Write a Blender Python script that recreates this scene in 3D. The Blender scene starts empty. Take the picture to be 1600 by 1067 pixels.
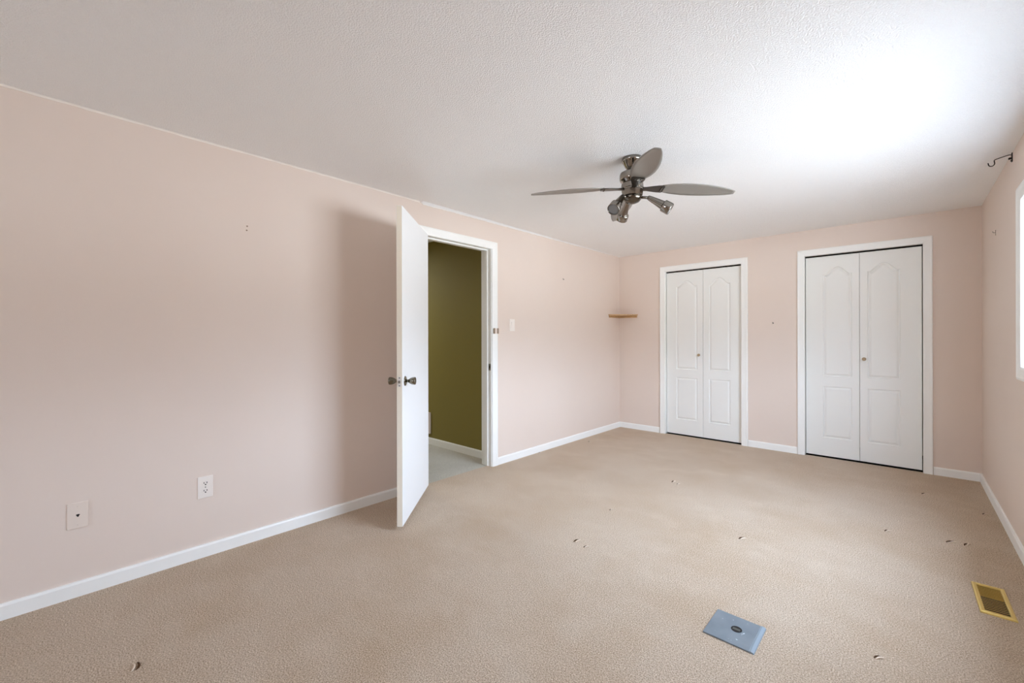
import bpy, bmesh, math, random
from mathutils import Vector, Matrix

S = bpy.context.scene
COL = S.collection
PI = math.pi

# ------------------------------------------------------------------ camera
cam_d = bpy.data.cameras.new('camera')
cam = bpy.data.objects.new('camera', cam_d)
COL.objects.link(cam)
cam_d.sensor_width = 36.0
cam_d.lens = 667.27 / 1600 * 36
cam_d.shift_y = -5.05 / 1600
cam_d.clip_start = 0.02
YAW = 0.744218
cam.matrix_world = (Matrix.Translation((2.8022, 0, 1.18)) @ Matrix.Rotation(YAW, 4, 'Z')
                    @ Matrix.Rotation(PI / 2, 4, 'X') @ Matrix.Rotation(-0.0022, 4, 'Z'))
S.camera = cam

# ------------------------------------------------------------------ exposure
S.view_settings.view_transform = 'Standard'
S.view_settings.look = 'None'
S.view_settings.gamma = 1
S.view_settings.use_curve_mapping = False
S.view_settings.exposure = 1.36
S.cycles.max_bounces = 14
S.cycles.diffuse_bounces = 10
S.cycles.glossy_bounces = 5
S.cycles.transparent_max_bounces = 8
S.cycles.sample_clamp_indirect = 6.0
S.cycles.caustics_reflective = False
S.cycles.caustics_refractive = False

# room dimensions
W, YB, YF, H = 3.2626, 5.1605, -3.10, 2.2545
WT = 0.126                                  # wall thickness
WIN = (1.80, 3.478, 1.020, 1.911)            # window opening in the right wall: y0, y1, z0, z1
FILL_WIN = (0.85, 1.72, 1.005, 1.92)             # unseen window added for fill light, end wall behind the camera: x0, x1, z0, z1
DOOR = (1.99, 2.757, 2.0)                   # doorway in the left wall: y0, y1, top
CL1 = (0.620, 1.480, 1.996)
CL2 = (2.055, 2.918, 1.998)

# ------------------------------------------------------------------ world: overcast daylight
wd = bpy.data.worlds.new('daylight')
S.world = wd
wd.use_nodes = True
nt = wd.node_tree
nt.nodes.clear()
wo = nt.nodes.new('ShaderNodeOutputWorld')
bg = nt.nodes.new('ShaderNodeBackground')
tc = nt.nodes.new('ShaderNodeTexCoord')
sx = nt.nodes.new('ShaderNodeSeparateXYZ')
cr = nt.nodes.new('ShaderNodeValToRGB')
mr = nt.nodes.new('ShaderNodeMapRange')
nt.links.new(tc.outputs['Generated'], sx.inputs[0])
nt.links.new(sx.outputs['Z'], mr.inputs['Value'])
mr.inputs['From Min'].default_value = -1
mr.inputs['From Max'].default_value = 1
nt.links.new(mr.outputs[0], cr.inputs[0])
e = cr.color_ramp.elements
SKY = [(0.0, (0.12, 0.12, 0.12)),         # shaded ground close to the house
       (0.10, (0.15, 0.15, 0.15)),
       (0.20, (0.28, 0.28, 0.275)),        # bright ground and low roofs
       (0.35, (0.50, 0.495, 0.49)),
       (0.45, (0.70, 0.69, 0.68)),        # neighbouring houses and trees round the horizon
       (0.53, (0.28, 0.28, 0.28)),
       (0.60, (0.76, 0.83, 0.93)),        # cloudy sky
       (1.0, (0.84, 0.95, 1.13))]
TINT = lambda c: (c[0] * 0.89, c[1] * 1.0, c[2] * 1.12, 1)
for p_, c_ in SKY[1:-1]:
    e.new(p_).color = TINT(c_)
e[0].position, e[0].color = 0.0, TINT(SKY[0][1])
e[len(e) - 1].position, e[len(e) - 1].color = 1.0, TINT(SKY[-1][1])
nt.links.new(cr.outputs[0], bg.inputs[0])
bg.inputs[1].default_value = 13.0
nt.links.new(bg.outputs[0], wo.inputs[0])

# daylight portal filling the window opening (guides sampling of the sky, gives no light of its own)
for w_, p_, r_ in ((WIN, (W + WT + 0.01, (WIN[0] + WIN[1]) / 2), PI / 2), (FILL_WIN, ((FILL_WIN[0] + FILL_WIN[1]) / 2, YF - WT - 0.01), 0.0)):
    pd = bpy.data.lights.new('window_portal', 'AREA')
    pd.shape = 'RECTANGLE'
    pd.size = w_[1] - w_[0]
    pd.size_y = w_[3] - w_[2]
    pd.cycles.is_portal = True
    po = bpy.data.objects.new('window_portal', pd)
    COL.objects.link(po)
    po.location = (p_[0], p_[1], (w_[2] + w_[3]) / 2)
    po.rotation_euler = (PI / 2, 0, r_)

# dim area light added out of sight to brighten the hallway
hl = bpy.data.lights.new('hall_fill_light', 'AREA')
hl.shape = 'DISK'; hl.size = 0.35; hl.energy = 11.5; hl.color = (0.95, 0.97, 1.0)
ho = bpy.data.objects.new('hall_fill_light', hl)
COL.objects.link(ho)
ho.location = (-2.1, 2.1, H - 0.05)


# ------------------------------------------------------------------ materials
def lin(c):
    return tuple(((v / 255) / 12.92 if v / 255 <= 0.04045 else ((v / 255 + 0.055) / 1.055) ** 2.4) for v in c) + (1,)


def mat(name, rgb, rough=0.5, metal=0.0, spec=0.5):
    m = bpy.data.materials.new(name)
    m.use_nodes = True
    b = m.node_tree.nodes['Principled BSDF']
    b.inputs['Base Color'].default_value = lin(rgb)
    b.inputs['Roughness'].default_value = rough
    b.inputs['Metallic'].default_value = metal
    b.inputs['Specular IOR Level'].default_value = spec
    return m


def N(m, t, **kw):
    n = m.node_tree.nodes.new(t)
    for k, v in kw.items():
        n.inputs[k].default_value = v
    return n


def link(m, a, b):
    m.node_tree.links.new(a, b)


def coords(m, scale=(1, 1, 1)):
    t = N(m, 'ShaderNodeTexCoord')
    mp = N(m, 'ShaderNodeMapping')
    mp.inputs['Scale'].default_value = scale
    link(m, t.outputs['Object'], mp.inputs[0])
    return mp.outputs[0]


def bsdf(m):
    return m.node_tree.nodes['Principled BSDF']


def add_bump(m, height, strength, dist):
    bp = N(m, 'ShaderNodeBump')
    bp.inputs['Strength'].default_value = strength
    bp.inputs['Distance'].default_value = dist
    link(m, height, bp.inputs['Height'])
    prev = bsdf(m).inputs['Normal']
    if prev.is_linked:
        link(m, prev.links[0].from_socket, bp.inputs['Normal'])
    link(m, bp.outputs[0], prev)


def noise(m, co, scale, detail=2, rough=0.5):
    n = N(m, 'ShaderNodeTexNoise')
    n.inputs['Scale'].default_value = scale
    n.inputs['Detail'].default_value = detail
    n.inputs['Roughness'].default_value = rough
    link(m, co, n.inputs['Vector'])
    return n.outputs['Fac']


def ramp(m, fac, stops):
    r = N(m, 'ShaderNodeValToRGB')
    link(m, fac, r.inputs[0])
    el = r.color_ramp.elements
    el[0].position, el[0].color = stops[0][0], stops[0][1]
    el[1].position, el[1].color = stops[-1][0], stops[-1][1]
    for p, c in stops[1:-1]:
        x = el.new(p); x.color = c
    return r.outputs[0]


def mixc(m, fac, a, b, mode='MIX'):
    x = m.node_tree.nodes.new('ShaderNodeMix')
    x.data_type = 'RGBA'; x.blend_type = mode
    for s, v in ((x.inputs[0], fac), (x.inputs[6], a), (x.inputs[7], b)):
        if hasattr(v, 'is_linked'):
            link(m, v, s)
        else:
            s.default_value = v
    return x.outputs[2]


M = {}
# wall paint: pinkish beige, faint roller texture
m = M['wall'] = mat('beige_wall_paint', (228, 217, 208), 0.62, spec=0.25)
co = coords(m)
link(m, mixc(m, noise(m, co, 1.3, 3), lin((222, 206, 194)), lin((229, 215, 204))), bsdf(m).inputs['Base Color'])
add_bump(m, noise(m, co, 260, 2), 0.12, 0.002)
# popcorn ceiling
m = M['ceiling'] = mat('popcorn_ceiling', (240, 238, 236), 0.9, spec=0.1)
co = coords(m)
v = N(m, 'ShaderNodeTexVoronoi')
v.inputs['Scale'].default_value = 155
v.inputs['Randomness'].default_value = 1
link(m, co, v.inputs['Vector'])
inv = N(m, 'ShaderNodeMath'); inv.operation = 'SUBTRACT'; inv.inputs[0].default_value = 1.0
link(m, v.outputs['Distance'], inv.inputs[1])
nz = noise(m, co, 290, 2, 0.6)
ad = N(m, 'ShaderNodeMath'); ad.operation = 'MULTIPLY_ADD'
link(m, nz, ad.inputs[0]); ad.inputs[1].default_value = 1.3; link(m, inv.outputs[0], ad.inputs[2])
add_bump(m, ad.outputs[0], 0.5, 0.008)
link(m, mixc(m, noise(m, co, 0.9, 4), lin((246, 245, 244)), lin((250, 250, 250))), bsdf(m).inputs['Base Color'])
M['plaster'] = mat('ceiling_edge_plaster', (240, 234, 226), 0.85, spec=0.1)
# white painted trim
m = M['trim'] = mat('white_trim_paint', (243, 243, 240), 0.42, spec=0.4)
co = coords(m)
add_bump(m, noise(m, co, 60, 2), 0.05, 0.002)
link(m, mixc(m, noise(m, co, 3, 3), lin((238, 238, 233)), lin((246, 246, 244))), bsdf(m).inputs['Base Color'])
M['door'] = mat('white_door_paint', (240, 241, 241), 0.5, spec=0.35)
M['edge'] = mat('bare_door_edge', (236, 228, 212), 0.55, spec=0.3)
m = M['closet'] = mat('white_moulded_closet_door', (235, 235, 231), 0.5, spec=0.35)
co = coords(m, (160, 160, 9))
add_bump(m, noise(m, co, 1.0, 3), 0.08, 0.002)


# carpets
def carpet(name, lo, mid, hi, stain):
    m = mat(name, mid, 0.97, spec=0.05)
    co = coords(m)
    f = noise(m, co, 200, 3, 0.8)
    base = ramp(m, f, [(0.34, lin(lo)), (0.5, lin(mid)), (0.66, lin(hi))])
    big = noise(m, co, 1.7, 5, 0.6)
    bf = ramp(m, big, [(0.42, (0, 0, 0, 1)), (0.68, (1, 1, 1, 1))])
    sc = N(m, 'ShaderNodeMath'); sc.operation = 'MULTIPLY'; sc.inputs[1].default_value = 0.42
    link(m, bf, sc.inputs[0])
    c2 = mixc(m, sc.outputs[0], base, lin(stain), 'MULTIPLY')
    co2 = coords(m, (1.0, 1.5, 1))
    streak = noise(m, co2, 3.1, 4, 0.65)
    sf = ramp(m, streak, [(0.50, (0, 0, 0, 1)), (0.75, (1, 1, 1, 1))])
    sc2 = N(m, 'ShaderNodeMath'); sc2.operation = 'MULTIPLY'; sc2.inputs[1].default_value = 0.15
    link(m, sf, sc2.inputs[0])
    c3 = mixc(m, sc2.outputs[0], c2, lin(hi))
    link(m, c3, bsdf(m).inputs['Base Color'])
    add_bump(m, f, 0.9, 0.010)
    add_bump(m, noise(m, co, 5, 3), 0.25, 0.02)
    bsdf(m).inputs['Sheen Weight'].default_value = 0.15
    return m


M['carpet'] = carpet('beige_carpet', (142, 114, 86), (211, 187, 160), (252, 238, 218), (228, 212, 188))
M['carpet_hall'] = carpet('grey_hall_carpet', (158, 152, 138), (206, 200, 186), (226, 222, 210), (220, 216, 205))
M['snag'] = mat('carpet_backing_brown', (84, 62, 44), 0.95, spec=0.05)
M['tuft'] = mat('pulled_carpet_tuft', (226, 208, 188), 0.95, spec=0.05)
m = M['olive'] = mat('olive_hall_paint', (134, 122, 66), 0.65, spec=0.2)
M['dark'] = mat('dark_void', (20, 17, 15), 0.9, spec=0.1)
M['chrome'] = mat('polished_black_chrome', (148, 142, 134), 0.10, 1.0)
M['nickel'] = mat('dark_nickel', (104, 97, 88), 0.2, 1.0)
m = M['blade'] = mat('brushed_silver_blade', (146, 141, 134), 0.40, 0.35)
M['iron'] = mat('gunmetal_blade_iron', (78, 72, 66), 0.3, 0.8)
M['lens'] = mat('grey_lamp_lens', (128, 130, 132), 0.35, 0.2)
M['black'] = mat('black_wrought_iron', (34, 28, 25), 0.5, 0.5)
M['steel'] = mat('steel', (150, 146, 138), 0.3, 1.0)
M['latch'] = mat('bright_latch_metal', (226, 224, 218), 0.3, 0.25)
M['knobmetal'] = mat('aged_bronze_nickel', (128, 122, 108), 0.2, 1.0)
M['knobwood'] = mat('tan_round_knob', (172, 150, 120), 0.35, 0.35)
M['plate_beige'] = mat('beige_plastic', (228, 214, 202), 0.4)
M['plate_white'] = mat('white_plastic', (238, 230, 222), 0.35)
M['slot'] = mat('black_slot', (24, 20, 18), 0.7)
M['tan'] = mat('tan_metal', (150, 128, 108), 0.4, 0.4)
m = M['wood'] = mat('pale_oak', (196, 160, 112), 0.5)
co = coords(m, (4, 40, 40))
link(m, ramp(m, noise(m, co, 3, 4), [(0.35, lin((172, 132, 86))), (0.65, lin((206, 172, 126)))]), bsdf(m).inputs['Base Color'])
m = M['wood_dark'] = mat('brown_wood_edge', (120, 88, 52), 0.55)
m = M['greyplate'] = mat('blue_grey_painted_metal', (116, 124, 130), 0.42, 0.1)
co = coords(m)
sp = ramp(m, noise(m, co, 46, 2, 0.5), [(0.70, (0, 0, 0, 1)), (0.76, (1, 1, 1, 1))])
sm = ramp(m, noise(m, co, 9, 4), [(0.35, lin((112, 121, 128))), (0.65, lin((126, 135, 141)))])
link(m, mixc(m, sp, sm, lin((196, 206, 212))), bsdf(m).inputs['Base Color'])
M['greyedge'] = mat('light_blue_grey_metal', (140, 153, 162), 0.4, 0.15)
M['greydark'] = mat('worn_grey_metal', (92, 92, 86), 0.4, 0.5)
M['brass'] = mat('brass', (218, 190, 112), 0.35, 0.55)
M['brass_shaded'] = mat('shaded_yellow_brass', (176, 134, 40), 0.4, 0.55)  # damper's yellow brass, darkened to paint in the shade between slats
M['duct_shade_debris'] = mat('duct_shade_and_debris', (40, 28, 36), 0.9)  # inner shade of the duct plus debris, both held in the colour
M['vinyl'] = mat('white_window_vinyl', (238, 240, 240), 0.35)
# clear window glass
g = M['glass'] = bpy.data.materials.new('window_glass')
g.use_nodes = True
gn = g.node_tree.nodes; gn.clear()
go = gn.new('ShaderNodeOutputMaterial'); gm = gn.new('ShaderNodeMixShader')
gt = gn.new('ShaderNodeBsdfTransparent'); gg = gn.new('ShaderNodeBsdfGlossy')
gg.inputs['Roughness'].default_value = 0.02
gm.inputs[0].default_value = 0.06
g.node_tree.links.new(gt.outputs[0], gm.inputs[1])
g.node_tree.links.new(gg.outputs[0], gm.inputs[2])
g.node_tree.links.new(gm.outputs[0], go.inputs[0])


# ------------------------------------------------------------------ mesh helpers
class MB:
    """collects shapes into one mesh object"""
    def __init__(self):
        self.bm = bmesh.new()
        self.mats = []

    def mi(self, m):
        if m not in self.mats:
            self.mats.append(m)
        return self.mats.index(m)

    def face(self, vs, mi=0, smooth=False):
        try:
            f = self.bm.faces.new(vs)
        except ValueError:
            return None
        f.material_index = mi; f.smooth = smooth
        return f

    def box(self, lo, hi, m, xf=None, bevel=0.0):
        mi = self.mi(m)
        (x0, y0, z0), (x1, y1, z1) = lo, hi
        P = [(x0, y0, z0), (x1, y0, z0), (x1, y1, z0), (x0, y1, z0), (x0, y0, z1), (x1, y0, z1), (x1, y1, z1), (x0, y1, z1)]
        vs = [self.bm.verts.new(p) for p in P]
        fs = [self.face([vs[i] for i in q], mi) for q in
              ((3, 2, 1, 0), (4, 5, 6, 7), (0, 1, 5, 4), (1, 2, 6, 5), (2, 3, 7, 6), (3, 0, 4, 7))]
        if bevel:
            es = list({e for f in fs for e in f.edges})
            r = bmesh.ops.bevel(self.bm, geom=es, offset=bevel, segments=2, affect='EDGES', profile=0.5)
            for f in r['faces']:
                f.material_index = mi
            vs = list({v for f in fs if f.is_valid for v in f.verts} | set(r['verts']))
        if xf is not None:
            bmesh.ops.transform(self.bm, matrix=xf, verts=vs)
        return self

    def prism(self, pts, f0, f1, m, smooth=False):
        """pts 2D polygon; f0/f1 map a 2D point to 3D for the two caps"""
        mi = self.mi(m)
        a = [self.bm.verts.new(f0(p)) for p in pts]
        b = [self.bm.verts.new(f1(p)) for p in pts]
        n = len(pts)
        self.face(a[::-1], mi); self.face(b, mi)
        for i in range(n):
            self.face([a[i], a[(i + 1) % n], b[(i + 1) % n], b[i]], mi, smooth)
        return self

    def lathe(self, prof, m, xf=Matrix(), seg=32, caps=True, flat=False):
        """prof: (r, z) list along local Z"""
        mi = self.mi(m)
        rings = []
        for r, z in prof:
            rings.append([self.bm.verts.new(xf @ Vector((r * math.cos(2 * PI * k / seg), r * math.sin(2 * PI * k / seg), z)))
                          for k in range(seg)])
        for a, b in zip(rings, rings[1:]):
            for k in range(seg):
                self.face([a[k], a[(k + 1) % seg], b[(k + 1) % seg], b[k]], mi, not flat)
        if caps:
            self.face(rings[0][::-1], mi); self.face(rings[-1], mi)
        return self

    def tube(self, pts, r, m, seg=10):
        mi = self.mi(m)
        pts = [Vector(p) for p in pts]
        rings = []
        ref = Vector((0.13, 0.31, 0.94)).normalized()
        for i, p in enumerate(pts):
            t = (pts[min(i + 1, len(pts) - 1)] - pts[max(i - 1, 0)]).normalized()
            u = t.cross(ref).normalized(); v = t.cross(u)
            rr = r[i] if isinstance(r, (list, tuple)) else r
            rings.append([self.bm.verts.new(p + (u * math.cos(2 * PI * k / seg) + v * math.sin(2 * PI * k / seg)) * rr)
                          for k in range(seg)])
        for a, b in zip(rings, rings[1:]):
            for k in range(seg):
                self.face([a[k], a[(k + 1) % seg], b[(k + 1) % seg], b[k]], mi, True)
        self.face(rings[0][::-1], mi); self.face(rings[-1], mi)
        return self

    def build(self, name, parent=None):
        bmesh.ops.recalc_face_normals(self.bm, faces=self.bm.faces[:])
        me = bpy.data.meshes.new(name)
        self.bm.to_mesh(me); self.bm.free()
        for m in self.mats:
            me.materials.append(m)
        o = bpy.data.objects.new(name, me)
        COL.objects.link(o)
        if parent:
            o.parent = parent
        return o


def tag(o, label=None, cat=None, group=None, kind=None):
    if label: o['label'] = label
    if cat: o['category'] = cat
    if group: o['group'] = group
    if kind: o['kind'] = kind
    return o


def empty(name, loc, label, cat, group=None, kind=None, rot=(0, 0, 0)):
    o = bpy.data.objects.new(name, None)
    COL.objects.link(o)
    o.empty_display_size = 0.05
    o.location = loc; o.rotation_euler = rot
    return tag(o, label, cat, group, kind)


def struct(o, label, cat):
    return tag(o, label, cat, kind='structure')


# surface maps: (u along wall, v up, t out of the wall into the room)
LEFT = lambda u, v, t: Vector((t, u, v))
BACK = lambda u, v, t: Vector((u, YB - t, v))
RIGHT = lambda u, v, t: Vector((W - t, u, v))
FRONT = lambda u, v, t: Vector((u, YF + t, v))
HALL = lambda u, v, t: Vector((u, HALL_Y - t, v))
HALL_Y = 2.89


def sbox(mb, S_, u0, u1, v0, v1, t0, t1, m, bevel=0.0):
    a, b = S_(u0, v0, t0), S_(u1, v1, t1)
    lo = [min(a[i], b[i]) for i in range(3)]; hi = [max(a[i], b[i]) for i in range(3)]
    return mb.box(lo, hi, m, bevel=bevel)


def wall_with_holes(S_, u0, u1, v0, v1, thick, holes, m, mb=None):
    """one wall slab with rectangular openings, as clean quads"""
    mb = mb or MB(); mi = mb.mi(m)
    us = sorted({u0, u1, *[h[0] for h in holes], *[h[1] for h in holes]})
    vs = sorted({v0, v1, *[h[2] for h in holes], *[h[3] for h in holes]})
    hole = lambda i, j: any(h[0] - 1e-6 <= us[i] and us[i + 1] <= h[1] + 1e-6 and h[2] - 1e-6 <= vs[j] and vs[j + 1] <= h[3] + 1e-6 for h in holes)
    solid = lambda i, j: 0 <= i < len(us) - 1 and 0 <= j < len(vs) - 1 and not hole(i, j)
    cache = {}
    def vert(i, j, t):
        k = (i, j, t)
        if k not in cache:
            cache[k] = mb.bm.verts.new(S_(us[i], vs[j], t))
        return cache[k]
    for i in range(len(us) - 1):
        for j in range(len(vs) - 1):
            if not solid(i, j): continue
            for t in (0, -thick):
                mb.face([vert(i, j, t), vert(i + 1, j, t), vert(i + 1, j + 1, t), vert(i, j + 1, t)], mi)
            for di, dj, a, b in ((-1, 0, (i, j), (i, j + 1)), (1, 0, (i + 1, j), (i + 1, j + 1)), (0, -1, (i, j), (i + 1, j)), (0, 1, (i, j + 1), (i + 1, j + 1))):
                if not solid(i + di, j + dj):
                    mb.face([vert(*a, 0), vert(*b, 0), vert(*b, -thick), vert(*a, -thick)], mi)
    return mb


def casing(S_, a, b, z0, zt, prof, m, closed=False):
    """moulded casing swept round an opening with mitred corners; prof: (offset outward, protrusion)"""
    mb = MB(); mi = mb.mi(m)
    rows = []
    for o, t in prof:
        if closed:
            pts = [(a - o, z0 - o), (a - o, zt + o), (b + o, zt + o), (b + o, z0 - o)]
        else:
            pts = [(a - o, z0), (a - o, zt + o), (b + o, zt + o), (b + o, z0)]
        rows.append([mb.bm.verts.new(S_(u, v, t)) for u, v in pts])
    n = len(prof)
    segs = 4 if closed else 3
    for i in range(n):
        r0, r1 = rows[i], rows[(i + 1) % n]
        for k in range(segs):
            mb.face([r0[k], r0[(k + 1) % 4], r1[(k + 1) % 4], r1[k]], mi)
    if not closed:
        mb.face([r[0] for r in rows], mi); mb.face([r[3] for r in rows], mi)
    return mb


# ------------------------------------------------------------------ the room shell
fl = MB()
fl.box((0, YF, -0.06), (W, YB + 0.02, 0), M['carpet'])
fl.box((-0.052, DOOR[0] - 0.01, -0.06), (0, DOOR[1] + 0.01, 0), M['carpet'])
floor = struct(fl.build('floor'), 'worn beige wall-to-wall carpet with small snags', 'floor')

hf = MB().box((-2.9, 1.2, -0.06), (-0.052, HALL_Y, -0.001), M['carpet_hall']).build('floor_hall')
struct(hf, 'grey hallway carpet beyond the open white door', 'floor')

ce = MB().box((-2.9, YF - 0.2, H), (W + 0.2, YB + 0.9, H + 0.1), M['ceiling']).build('ceiling')
struct(ce, 'white popcorn textured ceiling', 'ceiling')

wl = wall_with_holes(LEFT, YF - 0.1, YB + 0.1, 0, H, WT, [(DOOR[0] - 0.02, DOOR[1] + 0.02, 0, DOOR[2] + 0.02)], M['wall']).build('wall_left')
struct(wl, 'long pinkish beige wall with the open doorway', 'wall')
wb = wall_with_holes(BACK, 0, W, 0, H, 0.11, [(CL1[0], CL1[1], 0, CL1[2]), (CL2[0], CL2[1], 0, CL2[2])], M['wall']).build('wall_back')
struct(wb, 'pinkish beige end wall with the two closets', 'wall')
wr = wall_with_holes(RIGHT, YF - 0.1, YB + 0.1, 0, H, WT, [WIN], M['wall']).build('wall_right')
struct(wr, 'pinkish beige wall with the window, at the right', 'wall')
wf = wall_with_holes(FRONT, 0, W, 0, H, WT, [FILL_WIN], M['wall']).build('wall_front')
struct(wf, 'pinkish beige wall behind the camera', 'wall')

cw = MB()
cw.box((0.2, YB + 0.75, 0), (W, YB + 0.80, H), M['wall'])
cw.box((0.2, YB + 0.11, 0), (0.25, YB + 0.75, H), M['wall'])
cw.box((W - 0.05, YB + 0.11, 0), (W, YB + 0.75, H), M['wall'])
cw.box((0.2, YB + 0.0201, -0.06), (W, YB + 0.80, -0.001), M['dark'])
struct(cw.build('wall_closet'), 'closet interior walls behind the folding doors', 'wall')

hw = MB().box((-2.9, HALL_Y, 0), (-WT, HALL_Y + 0.08, H), M['olive']).build('wall_hall')
struct(hw, 'olive green hallway wall seen through the open doorway', 'wall')
hw2 = MB()
hw2.box((-2.9, 1.12, 0), (-WT, 1.2, H), M['olive'])
hw2.box((-2.98, 1.12, 0), (-2.9, HALL_Y + 0.08, H), M['olive'])
struct(hw2.build('wall_hall_far'), 'olive green far walls of the hallway, out of sight', 'wall')

# plaster edge where ceiling texture stops along the left wall: ragged bead, stepping lower past the door
random.seed(4)
pl = MB(); mi = pl.mi(M['plaster'])
def bead(y0, y1, d0, d1, t):
    n = max(2, int((y1 - y0) / 0.04)); prev = None
    for k in range(n + 1):
        y = y0 + (y1 - y0) * k / n
        d = d0 + (d1 - d0) * k / n + random.uniform(-0.0018, 0.0018)
        tt = t + random.uniform(-0.001, 0.001)
        ring = [pl.bm.verts.new(p) for p in ((-0.001, y, H + 0.001), (tt + 0.006, y, H + 0.001), (tt, y, H - d * 0.6), (tt * 0.8, y, H - d), (-0.001, y, H - d))]
        if prev:
            for i in range(5):
                pl.face([prev[i], prev[(i + 1) % 5], ring[(i + 1) % 5], ring[i]], mi)
        else:
            pl.face(ring, mi)
        prev = ring
    pl.face(prev, mi)
bead(YF, 1.975, 0.005, 0.007, 0.004)
struct(pl.build('trim_1'), 'thin white plaster bead where ceiling meets left wall before the door', 'trim')
pl = MB(); mi = pl.mi(M['ceiling']); mi2 = pl.mi(M['plaster'])
prev = None
n = 140
for k in range(n + 1):
    y = 1.985 + (YB - 0.001 - 1.985) * k / n
    f = 1 - k / n
    wd_ = 0.014 + 0.020 * f
    dd = 0.003 + 0.015 * f * min(1, 0.25 + (y - 1.985) / 0.03) + random.uniform(-0.0018, 0.0018)
    ring_ = [pl.bm.verts.new(p) for p in ((-0.001, y, H + 0.001), (wd_, y, H + 0.001), (wd_ * 0.45, y, H - dd * 0.42), (0.005, y, H - dd * 0.86), (0.004, y, H - dd), (-0.001, y, H - dd))]
    if prev:
        for i in range(6):
            pl.face([prev[i], prev[(i + 1) % 6], ring_[(i + 1) % 6], ring_[i]], mi2 if i >= 3 else mi, i in (1, 2))
    else:
        pl.face(ring_, mi)
    prev = ring_
pl.face(prev, mi)
struct(pl.build('trim_2'), 'thin uneven plaster strip where ceiling meets left wall past the door', 'trim')


# ------------------------------------------------------------------ baseboards
def baseboard(name, S_, u0, u1, label, h=0.068, m='trim'):
    mb = MB()
    prof = [(0, 0), (0.013, 0), (0.013, h - 0.010), (0.009, h), (0, h)]
    mb.prism(prof, lambda p: S_(u0, p[1], p[0]), lambda p: S_(u1, p[1], p[0]), M[m])
    return struct(mb.build(name), label, 'baseboard')


baseboard('baseboard_left', LEFT, YF, 1.921, 'white baseboard along the left wall, on the near side of the door')
baseboard('baseboard_left.001', LEFT, 2.828, YB - 0.0135, 'white baseboard between the doorway and the far left corner')
baseboard('baseboard_back', BACK, 0, 0.550, 'short white baseboard left of the narrower closet')
baseboard('baseboard_back.001', BACK, 1.546, 1.993, 'short white baseboard between the two closets')
baseboard('baseboard_back.002', BACK, 2.980, W - 0.0135, 'short white baseboard right of the wider closet')
baseboard('baseboard_right', RIGHT, YF, YB, 'white baseboard along the right window wall')
baseboard('baseboard_hall', HALL, -2.9, -WT - 0.002, 'white baseboard along the olive hallway wall', h=0.075)

# ------------------------------------------------------------------ doorway: casing, jambs, stops
PROF = [(0.002, 0), (0.002, 0.011), (0.010, 0.014), (0.045, 0.017), (0.058, 0.020), (0.068, 0.017), (0.070, 0)]
dt = empty('trim_3', (0, (DOOR[0] + DOOR[1]) / 2, 0), 'white moulded door frame of the open hallway doorway', 'door frame', kind='structure')
def under(o, root):
    o.parent = root
    o.matrix_parent_inverse = Matrix.Translation(root.location).inverted()
    return o
under(casing(LEFT, DOOR[0] - 0.004, DOOR[1] + 0.004, 0, DOOR[2] - 0.002, PROF, M['trim']).build('casing'), dt)
jb = MB()
for y0, y1 in ((DOOR[0] - 0.02, DOOR[0]), (DOOR[1], DOOR[1] + 0.02)):
    jb.box((-WT, y0, 0), (0.001, y1, DOOR[2]), M['trim'])
jb.box((-WT, DOOR[0] - 0.02, DOOR[2]), (0.001, DOOR[1] + 0.02, DOOR[2] + 0.02), M['trim'])
under(jb.build('jamb'), dt)
st = MB()
st.box((-0.075, DOOR[0], 0), (-0.038, DOOR[0] + 0.012, DOOR[2]), M['trim'], bevel=0.002)
st.box((-0.075, DOOR[1] - 0.012, 0), (-0.038, DOOR[1], DOOR[2]), M['trim'], bevel=0.002)
st.box((-0.075, DOOR[0] + 0.012, DOOR[2] - 0.012), (-0.038, DOOR[1] - 0.012, DOOR[2]), M['trim'], bevel=0.002)
under(st.build('door_stop'), dt)
sk = MB()
sk.box((-0.030, DOOR[1] - 0.0015, 0.885), (-0.004, DOOR[1] + 0.001, 0.945), M['steel'])
sk.box((-0.024, DOOR[1] - 0.0022, 0.902), (-0.010, DOOR[1] - 0.0010, 0.928), M['slot'])
tag(under(sk.build('strike_plate'), dt), 'small metal strike plate in the jamb')
# beige catch across the right casing
ct = empty('door_catch', (0.018, 2.800, 1.248), 'small tan and white catch on the door frame near the light switch', 'catch')
c = MB()
c.box((0.000, -0.029, -0.024), (0.004, 0.031, 0.024), M['plate_beige'], bevel=0.001)
c.build('plate', ct)
for y in (-0.030, 0.018):
    MB().box((0.001, y, -0.025), (0.012, y + 0.014, 0.025), M['tan'], bevel=0.002).build('clip', ct)

# ------------------------------------------------------------------ the open door: origin at the hinge pin, local +X along the leaf
ang = math.atan2(1.464 - 2.019, 0.543 - 0.049)
DW, DT, DZ0, DZ1 = 0.743, 0.035, 0.030, 1.993
door = empty('door_1', (0.023, 1.996, 0), 'flush white door standing open into the room', 'door', kind='structure', rot=(0, 0, ang))
MB().box((0, 0, DZ0), (DW, DT, DZ1), M['door'], bevel=0.0015).build('slab', door)
MB().box((DW - 0.0005, 0.0015, DZ0 + 0.002), (DW + 0.0006, DT - 0.0015, DZ1 - 0.002), M['edge']).build('edge_strip', door)
lp = MB()
lp.box((DW, 0.006, 0.885), (DW + 0.0018, DT - 0.006, 0.945), M['latch'], bevel=0.0005)
lp.box((DW + 0.001, 0.012, 0.907), (DW + 0.010, DT - 0.012, 0.923), M['steel'], bevel=0.002)
for z in (0.891, 0.939):
    lp.lathe([(0.0035, 0), (0.0035, 0.0024)], M['slot'], Matrix.Translation((DW + 0.0006, DT / 2, z)) @ Matrix.Rotation(PI / 2, 4, 'Y'), 10)
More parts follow.
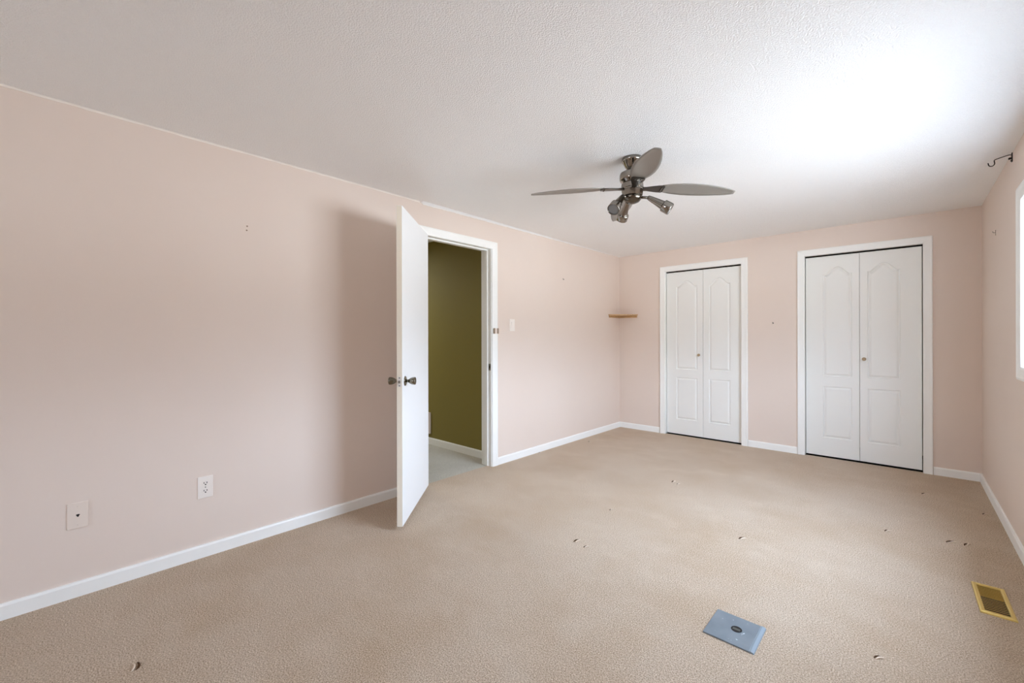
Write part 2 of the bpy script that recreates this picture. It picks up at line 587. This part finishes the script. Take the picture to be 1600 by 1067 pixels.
tag(lp.build('latch_plate', door), 'bright metal latch plate on the door edge')
KP = [(0.031, 0.0), (0.030, 0.003), (0.024, 0.006), (0.010, 0.008), (0.009, 0.018), (0.011, 0.024), (0.017, 0.032), (0.0215, 0.042),
      (0.0235, 0.052), (0.0240, 0.062), (0.0225, 0.065), (0.017, 0.0655), (0.015, 0.0625), (0.002, 0.0622)]
for side, lab in ((1, 'bronze-toned tulip door knob facing the hall side'), (-1, 'dark door knob behind the leaf')):
    x = DW - 0.062
    T = Matrix.Translation((x, DT if side > 0 else 0, 0.915)) @ Matrix.Rotation(-side * PI / 2, 4, 'X')
    k = MB(); k.lathe(KP[3:], M['knobmetal'], T, 28)
    ko = tag(k.build('door_knob', door), lab)
    r = MB(); r.lathe(KP[:4], M['knobmetal'], T, 28)
    r.build('rose', ko)
hg = None
for z in (0.22, 1.05, 1.78):
    h_ = MB()
    h_.lathe([(0.006, -0.045), (0.006, 0.045)], M['steel'], Matrix.Translation((-0.006, -0.002, z)), 12)
    h_.build('hinge', door)


# ------------------------------------------------------------------ closet doors
def offset_poly(pts, d):
    """inset a CCW polygon by d"""
    n = len(pts); out = []
    for i in range(n):
        p0, p1, p2 = Vector(pts[i - 1]), Vector(pts[i]), Vector(pts[(i + 1) % n])
        a = (p1 - p0).normalized(); b = (p2 - p1).normalized()
        na, nb = Vector((-a.y, a.x)), Vector((-b.y, b.x))
        k = (na + nb)
        k = k / max(0.3, k.dot(na))
        out.append((p1.x + k.x * d, p1.y + k.y * d))
    return out


def moulded_leaf(w, z0, z1, panels, thick):
    """hollow-core moulded leaf; local X across, Z up, front face towards -Y"""
    mb = MB(); mi = mb.mi(M['closet'])
    bm = mb.bm
    rect = [(0, z0), (w, z0), (w, z1), (0, z1)]
    fr = [bm.verts.new((x, 0, z)) for x, z in rect]
    bk = [bm.verts.new((x, thick, z)) for x, z in rect]
    mb.face(bk, mi)
    for i in range(4):
        mb.face([fr[i], fr[(i + 1) % 4], bk[(i + 1) % 4], bk[i]], mi)
    edges = [bm.edges.get((fr[i], fr[(i + 1) % 4])) for i in range(4)]
    for P in panels:
        prev = None
        for ins, dep in ((0, 0), (0.002, 0.006), (0.007, 0.0095), (0.011, 0.0095), (0.015, 0.0065), (0.026, 0.0010), (0.029, 0.0005)):
            q = offset_poly(P, ins) if ins else P
            ring = [bm.verts.new((x, dep, z)) for x, z in q]
            n = len(ring)
            if prev is None:
                for i in range(n):
                    edges.append(bm.edges.new((ring[i], ring[(i + 1) % n])))
            else:
                for i in range(n):
                    mb.face([prev[i], prev[(i + 1) % n], ring[(i + 1) % n], ring[i]], mi)
            prev = ring
        mb.face(prev, mi)
    r = bmesh.ops.triangle_fill(bm, use_beauty=True, use_dissolve=False, edges=edges)
    for g_ in r['geom']:
        if isinstance(g_, bmesh.types.BMFace):
            g_.material_index = mi
    return mb


def arch_panel(x0, x1, z0, zs, zp):
    pts = [(x0, z0), (x1, z0)]
    n = 18
    sh = 0.022
    pts.append((x1, zs))
    for k in range(n + 1):
        u = k / n
        x = x1 - sh - (x1 - x0 - 2 * sh) * u
        z = zs + (zp - zs) * (0.5 - 0.5 * math.cos(2 * PI * u)) ** 0.62
        pts.append((x, z))
    pts.append((x0, zs))
    return pts


def closet(name, opening, label, om, im, knob_left, split):
    a, b, top = opening
    root = empty(name, ((a + b) / 2, YB, 0), label, 'closet door', kind='structure')
    REC = 0.034
    ww = b - a
    gap = 0.008
    lw = (split - a - gap, b - split - gap)
    for k in (0, 1):
        w = lw[k] - 0.0015
        x0 = a + gap if k == 0 else split + 0.0015
        m0, m1 = (om, im) if k == 0 else (im, om)
        z0, z1 = 0.014, top - 0.018
        P = [arch_panel(m0, w - m1, 0.800, 1.800, 1.872), [(m0, 0.195), (w - m1, 0.195), (w - m1, 0.700), (m0, 0.700)]]
        leaf = moulded_leaf(w, z0, z1, P, 0.030).build('leaf')
        leaf.parent = root
        leaf.location = (x0 - root.location.x, REC, 0)
        if (k == 0) == knob_left:
            kx = (w - 0.040) if k == 0 else 0.032
            T = Matrix.Translation((kx, 0, 0.978)) @ Matrix.Rotation(PI / 2, 4, 'X')
            kn = MB().lathe([(0.007, 0), (0.006, 0.010), (0.010, 0.014), (0.0155, 0.020), (0.0165, 0.026), (0.013, 0.031), (0.005, 0.033)], M['knobwood'], T, 24)
            ko = tag(kn.build('knob', leaf), 'small round tan knob')
    # top track
    tr = MB().box((a + 0.002, YB + REC + 0.004, top - 0.012), (b - 0.002, YB + REC + 0.026, top - 0.001), M['dark']).build('track')
    under(tr, root)
    return root


closet('door_2', CL1, 'narrower white bifold closet door, beside the corner shelf', 0.118, 0.064, True, 1.060)
closet('door_3', CL2, 'wider white bifold closet door, nearest the window wall', 0.140, 0.056, False, 2.485)
CP = [(0.0, -0.10), (0.0, 0.012), (0.010, 0.015), (0.042, 0.018), (0.058, 0.022), (0.066, 0.018), (0.068, 0)]
c1 = casing(BACK, CL1[0] + 0.002, CL1[1] - 0.002, 0, CL1[2] - 0.002, [(0.0, -0.10), (0.0, 0.012), (0.012, 0.015), (0.042, 0.017), (0.054, 0.020), (0.062, 0.017), (0.064, 0.0), (0.001, 0.0), (0.001, -0.10)], M['trim'])
struct(c1.build('trim_4'), 'white moulded casing around the narrower closet', 'door frame')
c2 = casing(BACK, CL2[0] + 0.002, CL2[1] - 0.002, 0, CL2[2] - 0.002, [(0.0, -0.10), (0.0, 0.012), (0.012, 0.015), (0.042, 0.017), (0.054, 0.020), (0.060, 0.017), (0.061, 0.0), (0.001, 0.0), (0.001, -0.10)], M['trim'])
struct(c2.build('trim_5'), 'white moulded casing around the wider closet', 'door frame')

# ------------------------------------------------------------------ window in the right wall, plus an added unseen one for fill
def ring(mb, S_, ua, ub, va, vb, wdt, ta, tb, m):
    sbox(mb, S_, ua, ua + wdt, va, vb, ta, tb, m); sbox(mb, S_, ub - wdt, ub, va, vb, ta, tb, m)
    sbox(mb, S_, ua + wdt, ub - wdt, va, va + wdt, ta, tb, m); sbox(mb, S_, ua + wdt, ub - wdt, vb - wdt, vb, ta, tb, m)


for name, S_, wn, lab in (('window_1', RIGHT, WIN, 'white framed window at the right edge of the room'),
                          ('fill_window', FRONT, FILL_WIN, 'white framed window added unseen behind the camera for fill light')):
    u0, u1, z0, z1 = wn
    um = (u0 + u1) / 2
    win = empty(name, S_(um, z0, 0), lab, 'window', kind='structure')
    under(casing(S_, u0 + 0.002, u1 - 0.002, z0 + 0.002, z1 - 0.002,
                 [(0, 0), (0, 0.012), (0.010, 0.015), (0.040, 0.018), (0.056, 0.022), (0.068, 0.019), (0.070, 0)], M['trim'], closed=True).build('window_casing'), win)
    fr = MB()
    ring(fr, S_, u0, u1, z0, z1, 0.020, -WT, -0.004, M['vinyl'])
    under(fr.build('window_frame'), win)
    for ua, ub, xo in ((u0 + 0.020, um + 0.02, 0.062), (um - 0.02, u1 - 0.020, 0.094)):
        sa = MB(); ring(sa, S_, ua, ub, z0 + 0.020, z1 - 0.020, 0.034, -xo - 0.026, -xo, M['vinyl'])
        so = under(sa.build('sash'), win)
        gm_ = MB(); sbox(gm_, S_, ua + 0.034, ub - 0.034, z0 + 0.054, z1 - 0.054, -xo - 0.015, -xo - 0.011, M['glass'])
        gl = gm_.build('pane')
        gl.parent = so

# ------------------------------------------------------------------ ceiling fan
d = Vector((-math.sin(YAW), math.cos(YAW), 0)); r_ = Vector((math.cos(YAW), math.sin(YAW), 0))
fan_xy = Vector((2.8022, 0, 0)) + d * 2.556 + r_ * 0.722
fan = empty('ceiling_fan', (fan_xy.x, fan_xy.y, H), 'dark chrome ceiling fan with four blades and spotlights', 'ceiling fan', rot=(0, 0, YAW))
# local frame: +X to camera right, +Y away from the camera, z down from the ceiling
Z = lambda z: z - H
MB().lathe([(0.060, Z(H)), (0.061, Z(2.240)), (0.057, Z(2.232)), (0.055, Z(2.231)), (0.044, Z(2.205)), (0.030, Z(2.186)), (0.020, Z(2.180))], M['chrome'], seg=40).build('canopy', fan)
MB().lathe([(0.020, Z(2.182)), (0.020, Z(2.160))], M['nickel']).build('downrod', fan)
MB().lathe([(0.022, Z(2.176)), (0.058, Z(2.172)), (0.071, Z(2.164)), (0.074, Z(2.154)), (0.074, Z(2.128)), (0.070, Z(2.118)), (0.060, Z(2.114)),
            (0.058, Z(2.106)), (0.050, Z(2.104))], M['chrome'], seg=40).build('motor_housing', fan)
# faceted switch housing with shiny panels
sh = MB()
sh.lathe([(0.052, Z(2.108)), (0.064, Z(2.100)), (0.066, Z(2.074)), (0.060, Z(2.070)), (0.060, Z(2.064)), (0.064, Z(2.060)), (0.060, Z(2.028)), (0.050, Z(2.024))], M['chrome'], seg=12, flat=True)
sh.build('switch_housing', fan)
MB().lathe([(0.054, Z(2.026)), (0.056, Z(2.022)), (0.052, Z(2.008)), (0.040, Z(1.994)), (0.022, Z(1.986)), (0.004, Z(1.984))], M['nickel'], seg=36).build('light_kit_bowl', fan)


def make_blade(angle, root):
    """leaf-shaped blade, pitched, slight droop; local X radial"""
    L0, L1 = 0.172, 0.605
    prof = [(0.0, 0.034), (0.05, 0.043), (0.14, 0.055), (0.28, 0.064), (0.42, 0.066), (0.56, 0.062), (0.70, 0.053), (0.84, 0.040), (0.93, 0.029), (1.0, 0.016)]
    P = Matrix.Rotation(math.radians(-9), 4, 'X')
    A = Matrix.Rotation(angle, 4, 'Z')
    base = Vector((0, 0, Z(2.078)))
    def place(x, y, z):
        dz = -0.030 * max(0, (x - 0.08) / 0.525) ** 2
        v = P @ Vector((0, y, z))
        return A @ (Vector((x, v.y, v.z + dz)) + base)
    mb = MB(); mi = mb.mi(M['blade'])
    nx, ny, th = 24, 8, 0.005
    def width(u):
        for (a, wa), (b, wb) in zip(prof, prof[1:]):
            if a <= u <= b:
                t = (u - a) / (b - a); return wa + (wb - wa) * t
        return prof[-1][1]
    grid = []
    for i in range(nx + 1):
        u = i / nx; w = width(u)
        row = []
        for s in (-1, 1):
            row.append([mb.bm.verts.new(place(L0 + (L1 - L0) * u, w * (2 * j / ny - 1), s * th / 2 - 0.006 * (2 * j / ny - 1) ** 2 * (w / 0.066))) for j in range(ny + 1)])
        grid.append(row)
    for i in range(nx):
        for j in range(ny):
            for s in (0, 1):
                g0, g1 = grid[i][s], grid[i + 1][s]
                mb.face([g0[j], g0[j + 1], g1[j + 1], g1[j]], mi, True)
        for j in (0, ny):
            mb.face([grid[i][0][j], grid[i + 1][0][j], grid[i + 1][1][j], grid[i][1][j]], mi)
    for i in (0, nx):
        for j in range(ny):
            mb.face([grid[i][0][j], grid[i][0][j + 1], grid[i][1][j + 1], grid[i][1][j]], mi)
    bl = mb.build('blade', root)
    # blade iron: tapering arm from the hub to under the blade root
    ir = MB(); mi = ir.mi(M['iron'])
    st = [(0.055, 0.013, 0.006), (0.085, 0.016, 0.005), (0.115, 0.026, 0.004), (0.150, 0.036, 0.003), (0.178, 0.0385, 0.003), (0.186, 0.030, 0.003)]
    prev = None
    for x, w, t in st:
        ringv = [ir.bm.verts.new(place(x, y, z - 0.0075)) for y, z in ((-w, -t), (w, -t), (w, t), (-w, t))]
        if prev:
            for i in range(4):
                ir.face([prev[i], prev[(i + 1) % 4], ringv[(i + 1) % 4], ringv[i]], mi)
        else:
            ir.face(ringv, mi)
        prev = ringv
    ir.face(prev, mi)
    for y in (-0.016, 0.0, 0.016):
        T = Matrix.Translation(place(0.168, y, -0.0125)) 
        ir.lathe([(0.004, -0.003), (0.004, 0.003)], M['nickel'], T, 10)
    io = ir.build('blade_iron', bl)
    return bl


for a in (265, 178, 86, -1):
    make_blade(math.radians(a), fan)


def make_spot(p1, p2, root):
    """spotlight head on a short arm; the head's local +Z points along the beam from p1 to p2"""
    p1, p2 = Vector(p1), Vector(p2)
    p1.z -= H; p2.z -= H
    out = Vector((p1.x, p1.y, 0)).normalized()
    dirv = (p2 - p1).normalized(); L = (p2 - p1).length
    T = Matrix.Translation(p1) @ dirv.to_track_quat('Z', 'Y').to_matrix().to_4x4()
    k = L / 0.145
    hd = MB().lathe([(0.009, -0.002), (0.0125, 0.002), (0.015, 0.014), (0.0255, 0.094 * k), (0.0265, 0.096 * k), (0.0330, 0.098 * k), (0.0350, 0.102 * k), (0.0355, 0.142 * k), (0.0340, L), (0.0315, L - 0.003), (0.0310, L - 0.007)],
                    M['chrome'], T, 36, caps=False)
    ho_ = hd.build('spotlight', root)
    p0 = out * 0.045 + Vector((0, 0, Z(2.018)))
    MB().tube([p0, p0.lerp(p1, 0.5), p1 + dirv * 0.006], 0.008, M['nickel'], 12).build('arm', ho_)
    ln = MB().lathe([(0.032, L - 0.006), (0.029, L - 0.0035), (0.015, L - 0.0025), (0.001, L - 0.0022)], M['lens'], T, 32)
    tag(ln.build('lens', ho_), 'matt grey unlit lamp face')


make_spot((0.089, -0.016, 2.016), (0.207, -0.058, 1.932), fan)
make_spot((-0.070, -0.052, 2.012), (-0.150, -0.148, 1.903), fan)
make_spot((-0.012, 0.056, 2.012), (-0.027, 0.150, 1.928), fan)

# ------------------------------------------------------------------ corner shelf
sf = empty('corner_shelf', (0, YB, 1.458), 'small tan wooden corner shelf at the left of the narrower closet', 'shelf')
b_ = MB()
tri = [(0.001, -0.001), (0.001, -0.290), (0.020, -0.298), (0.268, -0.022), (0.262, -0.001)]
b_.prism(tri, lambda p: Vector((p[0], p[1], 0.013)), lambda p: Vector((p[0], p[1], 0.026)), M['wood'])
b_.build('board', sf)
MB().box((0.001, -0.278, -0.014), (0.016, -0.001, 0.013), M['wood'], bevel=0.001).build('cleat', sf)
MB().box((0.017, -0.016, -0.014), (0.252, -0.001, 0.013), M['wood'], bevel=0.001).build('cleat', sf)

# ------------------------------------------------------------------ curtain rod bracket on the right wall
cb = empty('curtain_bracket', (W, 3.80, 2.222), 'black iron curtain rod hook high on the right wall', 'bracket')
pb = MB()
pb.box((-0.004, -0.010, -0.022), (0, 0.010, 0.030), M['black'], bevel=0.001)
pb.box((-0.016, -0.006, -0.006), (-0.003, 0.006, 0.004), M['black'], bevel=0.001)
pb.lathe([(0.004, 0), (0.004, 0.004)], M['black'], Matrix.Translation((-0.004, 0, -0.015)) @ Matrix.Rotation(-PI / 2, 4, 'Y'), 10)
pb.build('wall_plate', cb)
pts = [(-0.002, 0, 0.018), (-0.012, 0, 0.021), (-0.030, 0, 0.018), (-0.052, 0, 0.013), (-0.068, 0, 0.009), (-0.071, 0, 0.004), (-0.070, 0, -0.004), (-0.069, 0, -0.012)]
for k in range(1, 10):
    t = k / 9 * PI
    pts.append((-0.0815 + 0.0125 * math.cos(t), 0, -0.012 - 0.0145 * math.sin(t)))
pts.append((-0.0955, 0, -0.004))
MB().tube(pts, 0.0026, M['black'], 10).build('rod_arm', cb)

# ------------------------------------------------------------------ little hooks, nails and screw holes left in the walls
hk = MB()
hk.tube([(0.0, 0, 0), (-0.012, 0, 0.001), (-0.014, 0, 0.004), (-0.014, 0, 0.012)], 0.0018, M['steel'], 8)
hk.tube([(-0.001, 0.010, 0.012), (-0.002, -0.008, 0.016), (-0.002, -0.012, -0.020)], 0.0016, M['tan'], 8)
o = hk.build('wall_hook'); o.location = (W, 4.424, 1.90)
tag(o, 'tiny bent wire hook on the right wall between window and corner', 'hook')
for name, S_, u, v, lab in (
        ('wall_anchor', LEFT, 0.781, 1.832, 'small plastic anchor in the left wall, upper of the close pair'),
        ('wall_anchor', LEFT, 0.779, 1.808, 'small plastic anchor in the left wall, lower of the close pair'),
        ('picture_nail', LEFT, 3.887, 1.838, 'small bent nail high on the wall between light switch and corner shelf'),
        ('picture_nail', BACK, 1.781, 1.335, 'small nail in the wall between the two closets')):
    a_ = MB()
    p = S_(0, 0, 1) - S_(0, 0, 0)
    Q = p.to_track_quat('Z', 'Y').to_matrix().to_4x4()
    if name == 'wall_anchor':
        a_.lathe([(0.0045, -0.002), (0.0045, 0.0006), (0.0022, 0.0010), (0.0020, 0.0002)], M['tan'], Q, 12)
    else:
        a_.lathe([(0.0016, -0.004), (0.0016, 0.011), (0.0042, 0.0115), (0.0042, 0.013)], M['greydark'], Q @ Matrix.Rotation(0.5, 4, 'X'), 10)
        a_.box((-0.003, -0.008, -0.001), (0.004, 0.009, 0.0015), M['greydark'], xf=Q @ Matrix.Rotation(0.6, 4, 'Z'))
    o = a_.build(name); o.location = S_(u, v, 0)
    tag(o, lab, 'nail' if name == 'picture_nail' else 'wall anchor')


# ------------------------------------------------------------------ electrical plates
def plate_base(mb, w, h, m, t=0.006):
    mb.box((-0.0005, -w / 2, -h / 2), (t, w / 2, h / 2), m, bevel=0.0022)


pp = empty('phone_jack', (0, 0.091, 0.371), 'beige phone jack plate low on the left wall, nearest the camera', 'phone jack')
b_ = MB(); plate_base(b_, 0.070, 0.118, M['plate_beige']); b_.build('plate', pp)
k_ = MB()
k_.prism([(-0.007, 0.004), (-0.003, 0.006), (0.003, 0.006), (0.007, 0.004), (0.002, -0.006), (-0.002, -0.006)],
         lambda p: Vector((0.004, p[0], p[1])), lambda p: Vector((0.0066, p[0], p[1])), M['slot'])
k_.build('socket', pp)
for z in (-0.042, 0.042):
    MB().lathe([(0.0028, 0.005), (0.0028, 0.0068), (0.001, 0.0072)], M['plate_beige'], Matrix.Translation((0, 0, z)) @ Matrix.Rotation(PI / 2, 4, 'Y'), 12).build('screw', pp)

ol = empty('power_outlet', (0, 0.577, 0.376), 'white double power outlet low on the left wall', 'outlet')
b_ = MB(); plate_base(b_, 0.070, 0.116, M['plate_white']); b_.build('plate', ol)
for z in (0.0205, -0.0205):
    rc = MB()
    pts2 = [(0.0165 * math.cos(2 * PI * k / 24), max(-0.0115, min(0.0115, 0.0165 * math.sin(2 * PI * k / 24)))) for k in range(24)]
    rc.prism(pts2, lambda p: Vector((0.004, p[0], p[1] + z)), lambda p: Vector((0.0072, p[0], p[1] + z)), M['plate_white'])
    rc.box((0.006, -0.0082, z - 0.001), (0.0075, -0.0050, z + 0.0075), M['slot'])
    rc.box((0.006, 0.0050, z - 0.001), (0.0075, 0.0082, z + 0.0075), M['slot'])
    rc.lathe([(0.0034, 0.006), (0.0034, 0.0075)], M['slot'], Matrix.Translation((0, 0, z - 0.0065)) @ Matrix.Rotation(PI / 2, 4, 'Y'), 12)
    rc.build('receptacle', ol)
MB().lathe([(0.003, 0.005), (0.003, 0.0072), (0.001, 0.0076)], M['steel'], Matrix.Rotation(PI / 2, 4, 'Y'), 12).build('screw', ol)

sw = empty('light_switch', (0, 3.042, 1.307), 'white light switch on the wall right of the doorway', 'light switch')
b_ = MB(); plate_base(b_, 0.072, 0.116, M['plate_white']); b_.build('plate', sw)
rk = MB()
rk.box((0.0045, -0.017, -0.034), (0.0072, 0.017, 0.034), M['plate_white'], bevel=0.001)
rk.box((0.0060, -0.0145, -0.030), (0.0105, 0.0145, 0.030), M['plate_white'], xf=Matrix.Rotation(math.radians(4), 4, 'Y'), bevel=0.001)
rk.build('rocker', sw)

# pale vent panel on the hallway wall, mostly hidden by the door
hv = empty('wall_vent', (-1.235, HALL_Y, 0.237), 'pale vent cover low on the olive hallway wall, partly behind the door', 'vent')
b_ = MB(); b_.box((-0.145, -0.020, -0.118), (0.145, 0, 0.118), M['plate_beige'], bevel=0.003); b_.build('frame', hv)
sl = MB()
for k in range(9):
    z = -0.088 + k * 0.022
    sl.box((-0.120, -0.024, z - 0.006), (0.120, -0.019, z + 0.006), M['plate_beige'], bevel=0.001)
sl.build('louvre', hv)

# ------------------------------------------------------------------ grey floor box cover
fp = empty('floor_plate', (2.2945, 1.870, 0), 'blue-grey metal cover plate set in the carpet', 'floor plate')
b_ = MB(); b_.box((-0.0915, -0.0945, 0.0), (0.0735, 0.0945, 0.006), M['greyplate'], bevel=0.0012); b_.build('plate', fp)
b_ = MB(); b_.prism([(0.0735, 0.0), (0.0735, 0.006), (0.080, 0.0078), (0.0905, 0.0045), (0.0925, 0.0)],
                    lambda p: Vector((p[0], -0.0945, p[1])), lambda p: Vector((p[0], 0.0945, p[1])), M['greyedge'])
tag(b_.build('raised_edge', fp), 'lighter raised metal edge')
T = Matrix.Translation((0.006, 0.006, 0))
pc = MB()
pc.lathe([(0.0200, 0.006), (0.0200, 0.0070), (0.0175, 0.0074), (0.0168, 0.0064)], M['slot'], T, 28)
pc.box((-0.0135 + 0.006, -0.0065 + 0.004, 0.0064), (0.0135 + 0.006, 0.0070 + 0.004, 0.0080), M['greydark'], bevel=0.0006)
tag(pc.build('plug', fp), 'round dark centre plug')

# ------------------------------------------------------------------ brass floor register
rg = empty('floor_register', (3.0885, 2.860, 0), 'brass floor register with dark slats beside the right wall', 'floor register', rot=(0, 0, math.radians(0.8)))
HX, HY = 0.054, 0.151
f_ = MB(); mi = f_.mi(M['brass'])
lev = [(0, 0.0), (0.001, 0.006), (0.005, 0.0085), (0.012, 0.0085), (0.0165, 0.0065), (0.0170, 0.002)]
prev = None
for ins, z in lev:
    ex = ins if ins < 0.006 else ins
    ring_ = [f_.bm.verts.new((sx_ * (HX - ex), sy_ * (HY - ex * 1.25), z)) for sx_, sy_ in ((-1, -1), (1, -1), (1, 1), (-1, 1))]
    if prev:
        for i in range(4):
            f_.face([prev[i], prev[(i + 1) % 4], ring_[(i + 1) % 4], ring_[i]], mi)
    prev = ring_
f_.build('frame', rg)
MB().box((-HX + 0.015, -HY + 0.018, 0.0005), (HX - 0.015, 0.022, 0.0015), M['duct_shade_debris']).build('duct_shade_sheet', rg)  # flat dark sheet above the floor, coloured as duct shade and debris
tag(MB().box((-HX + 0.015, 0.022, 0.0006), (HX - 0.015, HY - 0.018, 0.0014), M['brass_shaded']).build('damper', rg), 'yellow brass damper plate')
ns = 16
for k in range(ns):
    y = -HY + 0.027 + k * (2 * HY - 0.054) / (ns - 1)
    T = Matrix.Translation((0, y, 0.0052)) @ Matrix.Rotation(math.radians(-18), 4, 'X')
    MB().box((-HX + 0.0155, -0.0036, -0.0007), (HX - 0.0155, 0.0036, 0.0007), M['brass'], xf=T).build('slat', rg)

# ------------------------------------------------------------------ snags, burns and pulled tufts in the carpet
random.seed(11)
for x, y, s, a in ((2.098, 2.756, 1.3, 0.4), (2.996, 3.513, 1.6, 0.2), (2.722, 3.46, 1.1, 0.3), (2.729, 2.065, 0.9, 0.1), (1.40, 2.078, 1.4, 0.8), (1.476, 2.054, 0.9, 0.5),
                   (1.406, 3.47, 1.3, 0.9), (1.455, 3.44, 0.8, 0.4), (1.317, 2.613, 0.7, 0.6), (0.759, 0.208, 1.3, -0.9), (2.909, 4.467, 1.3, 0.2), (0.035, 3.433, 1.1, 0.7),
                   (3.193, 4.222, 1.0, 0.1), (3.061, 3.53, 1.2, 0.5), (0.16, 4.171, 1.2, 1.0)):
    mb = MB(); s *= 1.7
    pa = [(0.011 * s * math.cos(t), 0.006 * s * math.sin(t), 0.0012) for t in [0.3 + 2.3 * k / 8 for k in range(9)]]
    mb.tube(pa, [0.001, 0.002, 0.0032, 0.004, 0.004, 0.0036, 0.0028, 0.002, 0.001], M['snag'], 6)
    pb_ = [(p[0] * 1.05 + 0.001, p[1] - 0.0055 * s, 0.0018 + 0.002 * math.sin(PI * k / 8)) for k, p in enumerate(pa)]
    mb.tube(pb_, [0.001, 0.002, 0.003, 0.0034, 0.0034, 0.003, 0.0026, 0.002, 0.001], M['tuft'], 6)
    o = mb.build('carpet_snag', floor)
    o.location = (x, y, 0); o.rotation_euler = (0, 0, a + YAW)

bpy.context.view_layer.update()
